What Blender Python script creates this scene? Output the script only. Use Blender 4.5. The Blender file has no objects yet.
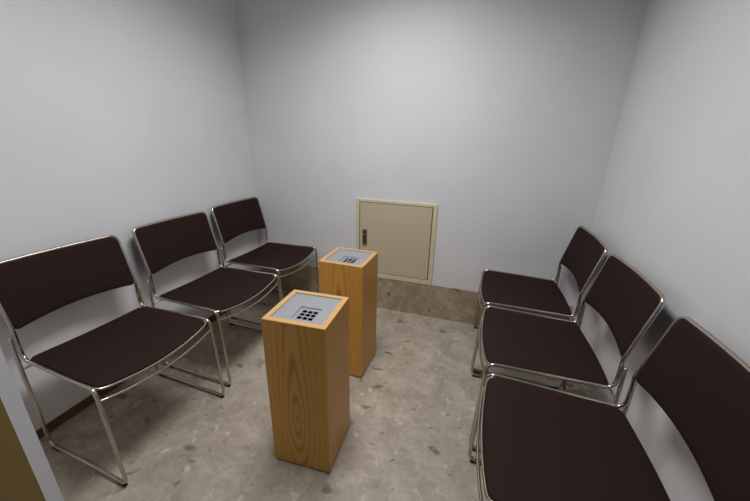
import bpy, bmesh, math, random
from mathutils import Vector, Matrix

SC = bpy.context.scene
COL = SC.collection

# ------------------------------------------------------------------ camera
CAM_LOC = Vector((0.0, -2.7701, 1.2807))
fw = Vector((-0.21250582, 0.91974196, -0.33002425))
rt = Vector((0.97241593, 0.23228719, 0.02121127))
up = Vector((-0.0961693, 0.31641332, 0.94373411))
cd = bpy.data.cameras.new('camera')
cam = bpy.data.objects.new('camera', cd)
COL.objects.link(cam)
cd.sensor_width = 36.0
cd.sensor_fit = 'HORIZONTAL'
cd.lens = 330.16 / 750 * 36.0
cd.clip_start = 0.02
m = Matrix((rt, up, -fw)).transposed().to_4x4()
m.translation = CAM_LOC
cam.matrix_world = m
SC.camera = cam

# ------------------------------------------------------------------ light
w = bpy.data.worlds.new('world')
SC.world = w
w.use_nodes = True
bg = w.node_tree.nodes['Background']
bg.inputs['Color'].default_value = (0.55, 0.68, 1.0, 1)   # cool daylight of the corridor behind the doorway
bg.inputs['Strength'].default_value = 0.09

ld = bpy.data.lights.new('ceiling_lamp_light', 'AREA')
ld.shape = 'RECTANGLE'
ld.size = 0.45
ld.size_y = 0.9
ld.energy = 20.5
ld.spread = math.radians(145)
ld.color = (0.985, 0.99, 1.0)
lo = bpy.data.objects.new('ceiling_lamp_light', ld)
lo.location = (-0.42, -1.62, 2.36)
COL.objects.link(lo)

SC.view_settings.view_transform = 'Standard'
SC.view_settings.look = 'None'
SC.view_settings.gamma = 1.0
SC.view_settings.use_curve_mapping = False
SC.view_settings.exposure = 0.0


# ------------------------------------------------------------------ materials
def srgb(r, g, b):
    def f(c):
        c /= 255.0
        return c / 12.92 if c <= 0.04045 else ((c + 0.055) / 1.055) ** 2.4
    return (f(r), f(g), f(b), 1)


class NT:
    def __init__(s, name):
        s.m = bpy.data.materials.new(name)
        s.m.use_nodes = True
        s.t = s.m.node_tree
        s.b = s.t.nodes['Principled BSDF']

    def n(s, typ, **kw):
        nd = s.t.nodes.new(typ)
        for k, v in kw.items():
            if hasattr(nd, k):
                setattr(nd, k, v)
        return nd

    def l(s, a, b):
        s.t.links.new(a, b)

    def noise(s, vec, scale, detail=3, rough=0.5, dist=0.0):
        nd = s.n('ShaderNodeTexNoise')
        nd.inputs['Scale'].default_value = scale
        nd.inputs['Detail'].default_value = detail
        nd.inputs['Roughness'].default_value = rough
        nd.inputs['Distortion'].default_value = dist
        s.l(vec, nd.inputs['Vector'])
        return nd.outputs['Fac']

    def mapping(s, vec, scale=(1, 1, 1), rot=(0, 0, 0), loc=(0, 0, 0)):
        nd = s.n('ShaderNodeMapping')
        nd.inputs['Scale'].default_value = scale
        nd.inputs['Rotation'].default_value = rot
        nd.inputs['Location'].default_value = loc
        s.l(vec, nd.inputs['Vector'])
        return nd.outputs[0]

    def ramp(s, fac, stops):
        nd = s.n('ShaderNodeValToRGB')
        e = nd.color_ramp.elements
        while len(e) < len(stops):
            e.new(0.5)
        for el, (p, c) in zip(e, stops):
            el.position = p
            el.color = c
        s.l(fac, nd.inputs[0])
        return nd.outputs[0]

    def math(s, op, a, b=None, c=None):
        nd = s.n('ShaderNodeMath', operation=op)
        for i, v in enumerate((a, b, c)):
            if v is None:
                continue
            if isinstance(v, (int, float)):
                nd.inputs[i].default_value = v
            else:
                s.l(v, nd.inputs[i])
        return nd.outputs[0]

    def mix(s, fac, a, b, blend='MIX'):
        nd = s.n('ShaderNodeMix', data_type='RGBA', blend_type=blend)
        for i, v in ((0, fac), (6, a), (7, b)):
            if isinstance(v, (int, float)):
                nd.inputs[i].default_value = v
            elif isinstance(v, tuple):
                nd.inputs[i].default_value = v
            else:
                s.l(v, nd.inputs[i])
        return nd.outputs[2]

    def bump(s, h, strength, dist=0.002):
        nd = s.n('ShaderNodeBump')
        nd.inputs['Strength'].default_value = strength
        nd.inputs['Distance'].default_value = dist
        s.l(h, nd.inputs['Height'])
        s.l(nd.outputs[0], s.b.inputs['Normal'])

    def set(s, **kw):
        for k, v in kw.items():
            s.b.inputs[k.replace('_', ' ')].default_value = v
        return s


def mat_wall():
    t = NT('painted_plaster')
    g = t.n('ShaderNodeNewGeometry').outputs['Position']
    a = t.noise(g, 3.0, 3)
    c = t.ramp(a, [(0.3, srgb(216, 216, 218)), (0.7, srgb(221, 221, 222))])
    t.l(c, t.b.inputs['Base Color'])
    t.set(Roughness=0.55, Specular_IOR_Level=0.35)
    t.bump(t.noise(g, 160, 2), 0.12, 0.001)
    return t.m


def mat_floor(name, tint=None):
    t = NT(name)
    g = t.n('ShaderNodeNewGeometry').outputs['Position']
    big = t.noise(g, 5.5, 6, 0.62, 0.8)
    base = t.ramp(big, [(0.28, srgb(134, 124, 108)), (0.5, srgb(163, 152, 137)), (0.72, srgb(190, 180, 166))])
    fine = t.noise(g, 42, 4, 0.6)
    base = t.mix(0.22, base, t.ramp(fine, [(0.3, srgb(120, 108, 94)), (0.7, srgb(198, 188, 172))]))
    # dark oval smudges
    for sc, rot, th, colr, st in ((9, 0.5, 0.70, srgb(96, 84, 74), 0.75), (15, 1.1, 0.72, srgb(92, 80, 66), 0.6),
                                  (30, -0.3, 0.76, srgb(58, 50, 45), 0.9)):
        mp = t.mapping(g, (1.0, 1.7, 1.0), (0, 0, rot), (sc, 3.1, 0))
        v = t.noise(mp, sc, 1.5, 0.5, 0.3)
        k = t.ramp(v, [(th - 0.04, (0, 0, 0, 1)), (th + 0.03, (st, st, st, 1))])
        base = t.mix(k, base, colr)
    # pale flecks
    mp = t.mapping(g, (1.3, 1.0, 1.0), (0, 0, 0.9), (2.2, 8.1, 0))
    v = t.noise(mp, 17, 2)
    k = t.ramp(v, [(0.63, (0, 0, 0, 1)), (0.72, (0.55, 0.55, 0.55, 1))])
    base = t.mix(k, base, srgb(208, 200, 186))
    if tint:
        base = t.mix(1.0, base, tint, 'MULTIPLY')
    t.l(base, t.b.inputs['Base Color'])
    t.l(t.ramp(t.noise(g, 12, 3), [(0.3, (0.42, 0.42, 0.42, 1)), (0.7, (0.6, 0.6, 0.6, 1))]), t.b.inputs['Roughness'])
    t.set(Specular_IOR_Level=0.3)
    t.bump(fine, 0.08, 0.001)
    return t.m


def mat_plain(name, col, rough=0.5, metal=0.0, spec=0.5, bump=0.0, scale=100, coat=0.0):
    t = NT(name)
    g = t.n('ShaderNodeTexCoord').outputs['Object']
    a = t.noise(g, scale, 2)
    c = t.mix(a, tuple(x * 0.93 for x in col[:3]) + (1,), tuple(min(1, x * 1.07) for x in col[:3]) + (1,))
    t.l(c, t.b.inputs['Base Color'])
    t.set(Roughness=rough, Metallic=metal, Specular_IOR_Level=spec, Coat_Weight=coat)
    if bump:
        t.bump(a, bump, 0.0006)
    return t.m


def mat_wood(name, cathedral):
    t = NT(name)
    o = t.n('ShaderNodeTexCoord').outputs['Object']
    sp = t.n('ShaderNodeSeparateXYZ')
    t.l(o, sp.inputs[0])
    dist = t.math('MULTIPLY', t.math('SUBTRACT', t.noise(t.mapping(o, (9, 9, 2.2)), 1, 2), 0.5), 1.1)
    fibre = t.noise(t.mapping(o, (170, 170, 5)), 1, 3, 0.6)
    if cathedral:
        xx = t.math('DIVIDE', t.math('SUBTRACT', sp.outputs['X'], -0.006), 0.016)
        za = t.math('SUBTRACT', sp.outputs['Z'], 0.25)
        zz = t.math('DIVIDE', za, t.math('ADD', 0.075, t.math('MULTIPLY', t.math('MAXIMUM', za, 0.0), 0.16)))
        f = t.math('SQRT', t.math('ADD', t.math('MULTIPLY', xx, xx), t.math('MULTIPLY', zz, zz)))
        f = t.math('ADD', f, dist)
        f = t.math('MULTIPLY', t.math('POWER', f, 0.85), 7.4)
    else:
        v = t.math('ADD', sp.outputs['X'], sp.outputs['Y'])
        f = t.math('ADD', t.math('MULTIPLY', v, 260), t.math('MULTIPLY', dist, 9))
    s = t.math('MULTIPLY_ADD', t.math('SINE', f), 0.5, 0.5)
    s = t.math('POWER', s, 2.6)
    if cathedral:
        fade = t.math('MAXIMUM', t.math('SUBTRACT', 1.15, t.math('MULTIPLY', t.math('ABSOLUTE', xx), 0.17)), 0.25)
        s = t.math('MULTIPLY', s, fade)
    else:
        s = t.math('MULTIPLY', s, 0.5)
    amp = t.noise(t.mapping(o, (30, 30, 3), (0, 0, 0), (4, 2, 1)), 1, 2)
    s = t.math('MULTIPLY', s, t.math('ADD', amp, 0.25))
    if cathedral:
        c = t.ramp(s, [(0.0, srgb(218, 160, 70)), (1.0, srgb(152, 96, 26))])  # face veneer lightened in colour, standing in for light from the doorway side
    else:
        c = t.ramp(s, [(0.0, srgb(200, 142, 60)), (1.0, srgb(174, 116, 42))])
    c = t.mix(0.3, c, t.ramp(fibre, [(0.3, srgb(184, 128, 54)), (0.7, srgb(224, 170, 90))]))
    t.l(c, t.b.inputs['Base Color'])
    t.set(Roughness=0.38, Specular_IOR_Level=0.45)
    return t.m


M_WALL = mat_wall()
M_FLOOR = mat_floor('marbled_vinyl_floor')
M_SKIRT = mat_floor('marbled_vinyl_skirting', srgb(255, 246, 234))
M_CEIL = mat_plain('ceiling_paint', srgb(205, 204, 200), 0.8)
M_CHROME = mat_plain('polished_chrome', srgb(190, 182, 172), 0.2, 1.0)
M_STEEL = mat_plain('brushed_steel', srgb(166, 168, 172), 0.42, 0.5, scale=240)
M_FABRIC = mat_plain('dark_brown_upholstery', srgb(41, 26, 23), 0.8, 0, 0.15, 0.35, 600)
M_SHELL = mat_plain('dark_back_shell', srgb(42, 36, 34), 0.45, 0, 0.4)
M_RUBBER = mat_plain('black_rubber', srgb(28, 26, 25), 0.7)
M_DARK = mat_plain('black_void', srgb(8, 8, 8), 0.9, 0, 0.1)
M_PLINTH = mat_plain('gap_shadow_plinth', srgb(40, 26, 16), 0.7)  # dark colour stands in for the shadow line under the stand
M_WOODF = mat_wood('oak_veneer_cathedral', True)
M_WOODS = mat_wood('oak_veneer_straight', False)
M_RIM = mat_plain('oak_edge_band', srgb(194, 152, 98), 0.45, scale=60)
M_BROWN = mat_plain('brown_skirting', srgb(96, 70, 44), 0.5)
M_CREAM = mat_plain('cream_enamel_frame', srgb(210, 203, 170), 0.45)
M_BEIGE = mat_plain('beige_enamel_door', srgb(198, 184, 158), 0.5)
M_GAP = mat_plain('shadow_gap_lining', srgb(84, 72, 44), 0.8)
M_JAMB = mat_plain('shaded_cream_jamb', srgb(132, 108, 60), 0.6)  # cream frame paint, its shade put into the colour as a darker ochre
M_PULL = mat_plain('grey_pull_plate', srgb(120, 104, 88), 0.45, 0.3)
M_LAMPBOX = mat_plain('white_lamp_housing', srgb(225, 225, 222), 0.5)
te = NT('lamp_diffuser')
te.set(Base_Color=(0.9, 0.9, 0.88, 1), Emission_Color=(1, 0.97, 0.92, 1), Emission_Strength=3.0)
M_EMIT = te.m


# ------------------------------------------------------------------ helpers
def obj(name, bm, mats, parent=None, smooth=False):
    me = bpy.data.meshes.new(name)
    bmesh.ops.recalc_face_normals(bm, faces=bm.faces)
    if smooth:
        for f in bm.faces:
            f.smooth = True
    bm.to_mesh(me)
    bm.free()
    for mm in (mats if isinstance(mats, (list, tuple)) else [mats]):
        me.materials.append(mm)
    o = bpy.data.objects.new(name, me)
    COL.objects.link(o)
    if parent:
        o.parent = parent
    return o


def empty(name, loc, rz=0):
    o = bpy.data.objects.new(name, None)
    o.empty_display_size = 0.1
    o.location = loc
    o.rotation_euler = (0, 0, rz)
    COL.objects.link(o)
    return o


def tag(o, label, cat, group=None):
    o['label'] = label
    o['category'] = cat
    if group:
        o['group'] = group
    return o


def box(bm, x0, x1, y0, y1, z0, z1, mi=0):
    v = [bm.verts.new(p) for p in ((x0, y0, z0), (x1, y0, z0), (x1, y1, z0), (x0, y1, z0),
                                   (x0, y0, z1), (x1, y0, z1), (x1, y1, z1), (x0, y1, z1))]
    fs = []
    for ids in ((0, 3, 2, 1), (4, 5, 6, 7), (0, 1, 5, 4), (1, 2, 6, 5), (2, 3, 7, 6), (3, 0, 4, 7)):
        f = bm.faces.new([v[i] for i in ids])
        f.material_index = mi
        fs.append(f)
    return fs


def bevel_box(x0, x1, y0, y1, z0, z1, b=0.002, seg=2):
    bm = bmesh.new()
    box(bm, x0, x1, y0, y1, z0, z1)
    bmesh.ops.bevel(bm, geom=list(bm.edges), offset=b, segments=seg, affect='EDGES', profile=0.5)
    return bm


def prism(pts, z0, z1):
    bm = bmesh.new()
    a = [bm.verts.new((x, y, z0)) for x, y in pts]
    b = [bm.verts.new((x, y, z1)) for x, y in pts]
    bm.faces.new(a[::-1])
    bm.faces.new(b)
    n = len(pts)
    for i in range(n):
        bm.faces.new((a[i], a[(i + 1) % n], b[(i + 1) % n], b[i]))
    return bm


def fillet(pts, rads, seg=7):
    out = [Vector(pts[0])]
    for i in range(1, len(pts) - 1):
        p0, p, p1 = Vector(pts[i - 1]), Vector(pts[i]), Vector(pts[i + 1])
        r = rads[i - 1] if isinstance(rads, (list, tuple)) else rads
        if r <= 0:
            out.append(p)
            continue
        a, b = (p0 - p).normalized(), (p1 - p).normalized()
        ang = a.angle(b)
        d = r / math.tan(ang / 2)
        d = min(d, (p0 - p).length * 0.49, (p1 - p).length * 0.49)
        r = d * math.tan(ang / 2)
        c = p + (a + b).normalized() * (r / math.sin(ang / 2))
        s, e = p + a * d, p + b * d
        vs, ve = s - c, e - c
        tot = vs.angle(ve)
        for k in range(seg + 1):
            t = k / seg
            out.append(c + (vs * math.sin((1 - t) * tot) + ve * math.sin(t * tot)) / math.sin(tot))
    out.append(Vector(pts[-1]))
    return out


def tube(bm, pts, r, n=10, caps=True):
    pts = [Vector(p) for p in pts]
    rings = []
    nrm = None
    for i, p in enumerate(pts):
        if i == 0:
            t = (pts[1] - p).normalized()
        elif i == len(pts) - 1:
            t = (p - pts[-2]).normalized()
        else:
            t = ((p - pts[i - 1]).normalized() + (pts[i + 1] - p).normalized()).normalized()
        if nrm is None:
            nrm = t.orthogonal().normalized()
        nrm = (nrm - t * nrm.dot(t)).normalized()
        bn = t.cross(nrm)
        rings.append([bm.verts.new(p + (nrm * math.cos(2 * math.pi * k / n) + bn * math.sin(2 * math.pi * k / n)) * r)
                      for k in range(n)])
    for a, b in zip(rings, rings[1:]):
        for k in range(n):
            bm.faces.new((a[k], a[(k + 1) % n], b[(k + 1) % n], b[k]))
    if caps:
        for ring, i, j in ((rings[0], 0, 1), (rings[-1], -1, -2)):
            d = (pts[i] - pts[j]).normalized()
            sm = [bm.verts.new(v.co + (pts[i] - v.co) * 0.4 + d * r * 0.6) for v in ring]
            for k in range(n):
                bm.faces.new((ring[k], ring[(k + 1) % n], sm[(k + 1) % n], sm[k]))
            bm.faces.new(sm)


def slab(pos, nu, nv, th, nf, puff=0.0):
    """closed curved pad: pos(u,v)->Vector, nf(u,v)->normal, u,v in -1..1"""
    def sp(i, n):  # denser towards both ends
        return -math.cos(math.pi * i / n)
    bm = bmesh.new()
    T, B = [], []
    for j in range(nv + 1):
        rT, rB = [], []
        for i in range(nu + 1):
            u, v = sp(i, nu), sp(j, nv)
            p, nn = pos(u, v), nf(u, v)
            e = (1 - abs(u) ** 10) * (1 - abs(v) ** 10)
            rT.append(bm.verts.new(p + nn * (th * 0.55 + (th * 0.45 + puff) * e ** 0.5)))
            rB.append(bm.verts.new(p))
        T.append(rT)
        B.append(rB)
    for j in range(nv):
        for i in range(nu):
            bm.faces.new((T[j][i], T[j][i + 1], T[j + 1][i + 1], T[j + 1][i]))
            bm.faces.new((B[j][i], B[j + 1][i], B[j + 1][i + 1], B[j][i + 1]))
    for i in range(nu):
        for j in (0, nv):
            bm.faces.new((T[j][i], T[j][i + 1], B[j][i + 1], B[j][i]))
    for j in range(nv):
        for i in (0, nu):
            bm.faces.new((T[j][i], T[j + 1][i], B[j + 1][i], B[j][i]))
    return bm


# ------------------------------------------------------------------ room shell
ZC = 2.45
LB = Vector((-1.540, -0.425))           # back-left inner corner
RB = Vector((0.830, -0.612))           # back-right inner corner
LF = Vector((-1.676, -2.42))           # front-left inner corner
RF = Vector((0.700, -2.42))            # front-right inner corner
TH = 0.12


def struct(name, bm, mt, kind='structure'):
    o = obj(name, bm, mt)
    o['kind'] = kind
    return o


struct('floor', prism([(-2.2, -3.9), (1.6, -3.9), (1.6, -0.1), (-2.2, -0.1)], -0.08, 0.0), M_FLOOR)
struct('ceiling', prism([(-2.0, -2.62), (1.1, -2.62), (1.1, -0.2), (-2.0, -0.2)], ZC, ZC + 0.08), M_CEIL)
back_n = Vector((-(RB - LB).y, (RB - LB).x)).normalized()
struct('wall_back', prism([LB, RB, RB + back_n * TH, LB + back_n * TH], 0, ZC), M_WALL)
ln = Vector(((LF - LB).y, -(LF - LB).x)).normalized()
struct('wall_left', prism([LB, LF + Vector((0, -0.12)), LF + Vector((0, -0.12)) + ln * TH, LB + ln * TH + back_n * TH, LB + back_n * TH], 0, ZC), M_WALL)
rn = Vector((-(RF - RB).y, (RF - RB).x)).normalized()
struct('wall_right', prism([RB, RF + Vector((0, -0.12)), RF + Vector((0, -0.12)) + rn * TH, RB + rn * TH + back_n * TH, RB + back_n * TH], 0, ZC), M_WALL)
# tall vinyl skirting on the back wall, low brown one on the left wall
SK = 0.259
dsk = 0.009
struct('baseboard_back', prism([LB - back_n * dsk, RB - back_n * dsk, RB, LB], 0, SK), M_SKIRT)
struct('baseboard_left', prism([LB - back_n * (dsk + 0.001), LB - back_n * (dsk + 0.001) - ln * 0.007, LF - ln * 0.007, LF], 0, 0.05), M_BROWN)
# front wall with the doorway the photograph is taken through
DX0, DX1, DZ = -0.80, 0.62, 2.1
bm = bmesh.new()
box(bm, LF.x, DX0, -2.447, -2.42, 0, ZC)
box(bm, LF.x, DX0 - 0.02, -2.54, -2.447, 0, ZC)
box(bm, DX1, RF.x - 0.01, -2.54, -2.42, 0, ZC)
box(bm, DX0, DX1, -2.54, -2.42, DZ, ZC)
struct('wall_front', bm, M_WALL)
bm = bmesh.new()
box(bm, DX0 - 0.02, DX0 + 0.004, -2.60, -2.448, 0, DZ - 0.002)
struct('trim_1', bm, M_JAMB)

# ------------------------------------------------------------------ ceiling light
t = empty('ceiling_light', (-0.42, -1.62, ZC))
tag(t, 'white ceiling light fixture with flat glowing diffuser above the two ashtray stands', 'ceiling light')
obj('housing', bevel_box(-0.25, 0.25, -0.48, 0.48, -0.06, 0.0, 0.006), M_LAMPBOX, t)
obj('diffuser', bevel_box(-0.225, 0.225, -0.455, 0.455, -0.075, -0.06, 0.004), M_EMIT, t)

# ------------------------------------------------------------------ access door in the back wall
ddir = (RB - LB).normalized()
ang = math.atan2(ddir.y, ddir.x)




S0, S1 = 0.871, 1.456          # distance from the left corner along the wall
pl = LB + ddir * S0
door = empty('access_door', (pl.x, pl.y, 0.2595), ang)
tag(door, 'small cream framed beige access door low on the back white wall', 'access door')
WD = S1 - S0
HT = 0.588
z0 = 0.0
f_ = 0.027
bm = bmesh.new()
box(bm, 0, WD, -0.012, 0, HT - f_ * 0.62, HT)
box(bm, 0, WD, -0.012, 0, z0, z0 + f_ * 1.25)
box(bm, 0, f_, -0.012, 0, z0 + f_ * 1.25, HT - f_ * 0.62)
box(bm, WD - f_, WD, -0.012, 0, z0 + f_ * 1.25, HT - f_ * 0.62)
bmesh.ops.remove_doubles(bm, verts=bm.verts, dist=1e-5)
obj('door_frame', bm, M_CREAM, door)
bm = bmesh.new()
box(bm, f_, WD - f_, -0.0015, 0, z0 + f_ * 1.25, HT - f_ * 0.62)
obj('gap_lining', bm, M_GAP, door)
g_ = 0.0045
panel = obj('door_panel', bevel_box(f_ + g_, WD - f_ - g_ - 0.002, -0.009, -0.0015, z0 + f_ * 1.25 + g_, HT - f_ * 0.62 - g_, 0.0015), M_BEIGE, door)
bm = bmesh.new()
hx, hz, hw, hh = 0.052, 0.306, 0.036, 0.122
box(bm, hx, hx + hw, -0.0125, -0.0085, hz - hh / 2, hz + hh / 2)
pull = obj('pull_plate', bm, M_PULL, door)
bm = bmesh.new()
box(bm, hx + 0.010, hx + hw - 0.010, -0.0135, -0.0122, hz - hh / 2 + 0.014, hz + 0.018)
box(bm, hx + 0.010, hx + hw - 0.010, -0.0135, -0.0122, hz + 0.032, hz + hh / 2 - 0.010)
obj('finger_slot', bm, M_RUBBER, pull)

# ------------------------------------------------------------------ ashtray stands
S = 0.2420
H = 0.668


def stand(loc, rz, label):
    t = empty('ashtray_stand', (loc[0], loc[1], 0), math.radians(rz))
    tag(t, label, 'ashtray stand', 'ashtray stands')
    h = S / 2
    rim = 0.0215
    # hollow wooden body, open at the top
    bm = bmesh.new()
    o0 = [(-h, -h), (h, -h), (h, h), (-h, h)]
    i0 = [(-h + rim, -h + rim), (h - rim, -h + rim), (h - rim, h - rim), (-h + rim, h - rim)]
    zb, zt, zi = 0.008, H, H - 0.06
    b = [bm.verts.new((x, y, zb)) for x, y in o0]
    c = 0.0016
    s1 = [bm.verts.new((x, y, zt - c)) for x, y in o0]
    s2 = [bm.verts.new((x * (1 - c / h), y * (1 - c / h), zt)) for x, y in o0]
    s3 = [bm.verts.new((x, y, zt)) for x, y in i0]
    s4 = [bm.verts.new((x, y, zi)) for x, y in i0]
    for k in range(4):
        k2 = (k + 1) % 4
        f = bm.faces.new((b[k], b[k2], s1[k2], s1[k]))
        f.material_index = 0 if k in (0, 2) else 1
        for A, B in ((s1, s2), (s2, s3), (s3, s4)):
            f = bm.faces.new((A[k], A[k2], B[k2], B[k]))
            f.material_index = 2
    bm.faces.new(s4[::-1]).material_index = 1
    bm.faces.new(b[::-1]).material_index = 1
    obj('body', bm, [M_WOODF, M_WOODS, M_RIM], t)
    obj('plinth', bevel_box(-h + 0.006, h - 0.006, -h + 0.006, h - 0.006, 0, 0.008, 0.001), M_PLINTH, t)  # inset base, coloured dark as the gap shadow at the floor
    # steel plate with sunken square and nine square holes
    def q(u):
        return -h + u * S
    hc = [0.487, 0.578, 0.665]
    vc = [0.236, 0.332, 0.422]
    hs = 0.035
    xs = [-h + rim, q(0.385)] + [q(c_ + d) for c_ in hc for d in (-hs, hs)] + [q(0.735), h - rim]
    ys = [-h + rim, q(0.17)] + [q(c_ + d) for c_ in vc for d in (-hs, hs)] + [q(0.525), h - rim]
    zp = H - 0.004

    def cell(i, j):
        if 1 <= i <= 7 and 1 <= j <= 7:
            if i in (2, 4, 6) and j in (2, 4, 6):
                return zp - 0.045, 1
            return zp - 0.0045, 0
        return zp, 0
    bm = bmesh.new()

    def quad(p, mi):
        f = bm.faces.new([bm.verts.new(c_) for c_ in p])
        f.material_index = mi
    for i in range(9):
        for j in range(9):
            z, mi = cell(i, j)
            x0, x1, y0, y1 = xs[i], xs[i + 1], ys[j], ys[j + 1]
            quad(((x0, y0, z), (x1, y0, z), (x1, y1, z), (x0, y1, z)), mi)
            if i < 8:
                z2, m2 = cell(i + 1, j)
                if z2 != z:
                    quad(((x1, y0, z), (x1, y1, z), (x1, y1, z2), (x1, y0, z2)), max(mi, m2))
            if j < 8:
                z2, m2 = cell(i, j + 1)
                if z2 != z:
                    quad(((x0, y1, z), (x1, y1, z), (x1, y1, z2), (x0, y1, z2)), max(mi, m2))
    bmesh.ops.remove_doubles(bm, verts=bm.verts, dist=1e-6)
    plate = obj('ashtray_plate', bm, [M_STEEL, M_DARK], t)
    # thin raised seam along the edge of the plate
    bm = bmesh.new()
    e = h - rim
    for (a0, a1, b0, b1) in ((-e, e, -e, -e + 0.003), (-e, e, e - 0.003, e), (-e, -e + 0.003, -e, e), (e - 0.003, e, -e, e)):
        box(bm, a0, a1, b0, b1, zp, zp + 0.0015)
    obj('plate_edge', bm, M_STEEL, plate)
    return t


stand((-0.4862, -1.7596), -1.5, 'wooden ashtray stand with steel grid top, the one nearer the doorway')
stand((-0.5035, -1.1919), -5.5, 'wooden ashtray stand with steel grid top, standing nearer the small access door')


# ------------------------------------------------------------------ chairs
RR = 0.0072


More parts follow.
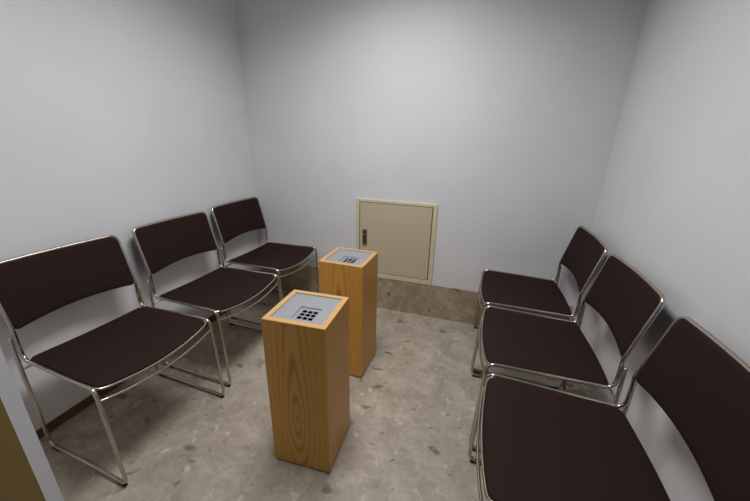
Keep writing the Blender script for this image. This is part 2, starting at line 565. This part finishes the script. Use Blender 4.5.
def make_chair():
    t = empty('stacking_chair', (0, 0, 0))
    XU = 0.2290    # upright
    XL = 0.2425    # legs and rail
    for s in (-1, 1):
        cap = (s * (XU + 0.0135), 0.016, 0.535)
        pts = [cap, (s * XL, 0.010, 0.0135), (s * XL, 0.482, 0.0135), (s * XL, 0.464, 0.450),
               (s * XU, 0.026, 0.437), (s * XU, 0.024, 0.520)]
        bm = bmesh.new()
        tube(bm, fillet(pts, [0.03, 0.03, 0.030, 0.030], 8), RR, 10)
        lf = obj('side_frame', bm, M_CHROME, t, True)
        for y in (0.050, 0.452):
            g = bmesh.new()
            box(g, s * XL - 0.007, s * XL + 0.007, y - 0.022, y + 0.022, 0.0, 0.012)
            bmesh.ops.bevel(g, geom=list(g.edges), offset=0.002, segments=1, affect='EDGES')
            obj('foot_glide', g, M_RUBBER, lf)
    # back frame: continuous loop over the top
    top = []
    for k in range(9):
        u = -1 + 2 * k / 8
        top.append((u * XU, -0.034 - 0.015 * (1 - u * u), 0.805))
    bm = bmesh.new()
    path = [(-XU, 0.0243, 0.50), (-XU, 0.025, 0.565)] + top + [(XU, 0.025, 0.565), (XU, 0.0243, 0.50)]
    tube(bm, fillet(path, [0.05, 0.032] + [0.0] * 7 + [0.032, 0.05], 8), RR, 10)
    obj('back_frame', bm, M_CHROME, t, True)

    # back cushion and shell
    zt = 0.803
    wb = XU - 0.002

    def backpos(u, v, off=0.0, ins=0.0):
        zb0 = 0.562 + 0.016 * (1 - u * u)
        rt_, rb_ = 0.034, 0.020
        hgt = zt - zb0
        vv = (v + 1) / 2
        z = zb0 + hgt * vv
        dt = (zt - z)
        dbm = (z - zb0)
        w_ = wb
        if dt < rt_:
            w_ = wb - rt_ + math.sqrt(max(0, rt_ ** 2 - (rt_ - dt) ** 2))
        elif dbm < rb_:
            w_ = wb - rb_ + math.sqrt(max(0, rb_ ** 2 - (rb_ - dbm) ** 2))
        w_ -= ins
        x = u * w_
        y = 0.025 - (z - 0.565) * 0.246 - 0.015 * (1 - (x / wb) ** 2) + off
        return Vector((x, y, z))
    nb = Vector((0, 0.971, 0.239))
    obj('back_cushion', slab(lambda u, v: backpos(u, v, -0.001), 26, 22, 0.009, lambda u, v: nb, 0.003), M_FABRIC, t, True)
    obj('back_shell', slab(lambda u, v: backpos(u, v, -0.0015, 0.001), 26, 22, 0.003, lambda u, v: -nb), M_SHELL, t, True)

    # seat
    def edge_front(u):
        return 0.464 + 0.011 * (1 - u * u)

    def edge_rear(u):
        return 0.030 - 0.016 * (1 - u * u)

    def seatpos(u, v, ins=0.0, dz=0.0):
        ye, yr = edge_front(u) - ins, edge_rear(u) + ins
        y = yr + (ye - yr) * (v + 1) / 2
        rf, rr_ = 0.032, 0.028
        df, dr = ye - y, y - yr
        ws = XL - 0.006 - ins
        w_ = ws
        if df < rf:
            w_ = ws - rf + math.sqrt(max(0, rf ** 2 - (rf - df) ** 2))
        elif dr < rr_:
            w_ = ws - rr_ + math.sqrt(max(0, rr_ ** 2 - (rr_ - dr) ** 2))
        w_ -= 0.013 * (1 - (y / 0.46)) if y < 0.46 else 0
        x = u * w_
        k = 1 - (x / XL) ** 2
        tt = min(1, max(0, y / 0.46))
        z = 0.437 + 0.013 * tt - (0.018 + 0.008 * tt) * k
        if y > 0.40:
            z -= 1.7 * (y - 0.40) ** 2
        return Vector((x, y, z + dz))
    nz = Vector((0, 0, 1))
    obj('seat_pan', slab(lambda u, v: seatpos(u, v, 0, -0.004), 28, 22, 0.004, lambda u, v: nz), M_CHROME, t, True)
    obj('seat_cushion', slab(lambda u, v: seatpos(u, v, 0.003, 0.000), 28, 22, 0.010, lambda u, v: nz, 0.003), M_FABRIC, t, True)
    # polished front lip of the seat pan
    bm = bmesh.new()
    lip = []
    for k in range(21):
        u = -1 + 2 * k / 20
        lip.append(seatpos(u * 0.995, 1.0, 0, -0.001))
    a = seatpos(-1, 0.86, 0, 0)
    bpt = seatpos(1, 0.86, 0, 0)
    pre = [seatpos(-1, v, 0, -0.001) for v in (0.80, 0.84, 0.88, 0.92, 0.96, 0.985)]
    post = [seatpos(1, v, 0, -0.001) for v in (0.985, 0.96, 0.92, 0.88, 0.84, 0.80)]
    tube(bm, pre + lip + post, 0.0048, 8)
    obj('seat_lip', bm, M_CHROME, t, True)
    # cross rods
    bm = bmesh.new()
    pts = []
    for k in range(17):
        u = -1 + 2 * k / 16
        pts.append((u * XL, 0.466 + 0.016 * (1 - u * u), 0.402 - 0.026 * (1 - u * u)))
    tube(bm, pts, 0.0048, 8)
    obj('front_crossbar', bm, M_CHROME, t, True)
    bm = bmesh.new()
    tube(bm, [(-XL, 0.012, 0.395), (XL, 0.012, 0.395)], 0.0048, 8)
    obj('rear_crossbar', bm, M_CHROME, t, True)
    return t


def copy_tree(o, parent=None):
    c = o.copy()
    COL.objects.link(c)
    c.parent = parent
    for ch in [x for x in bpy.data.objects if x.parent == o]:
        copy_tree(ch, c)
    return c


GL = 'stacking chairs along the left wall'
GR = 'stacking chairs along the right wall'
chairs = [
    (-1.538, -1.818, -7.27 - 90, 'dark brown chrome sled chair nearest the camera along the left wall', GL),
    (-1.4965, -1.2653, -6.72 - 90, 'dark brown chrome sled chair in the middle of the left wall row', GL),
    (-1.477, -0.712, -6.15 - 90, 'dark brown chrome sled chair at the back corner end of the left row', GL),
    (0.633, -1.962, -4.29 + 90, 'dark brown chrome sled chair nearest the camera along the right wall', GR),
    (0.669, -1.406, -2.81 + 90, 'dark brown chrome sled chair in the middle of the right wall row', GR),
    (0.697, -0.888, -3.29 + 90, 'dark brown chrome sled chair at the back wall end of the right row', GR),
]
proto = make_chair()
for i, (x, y, a, lab, grp) in enumerate(chairs):
    o = proto if i == 0 else copy_tree(proto)
    o.location = (x, y, 0)
    o.rotation_euler = (0, 0, math.radians(a))
    tag(o, lab, 'chair', grp)
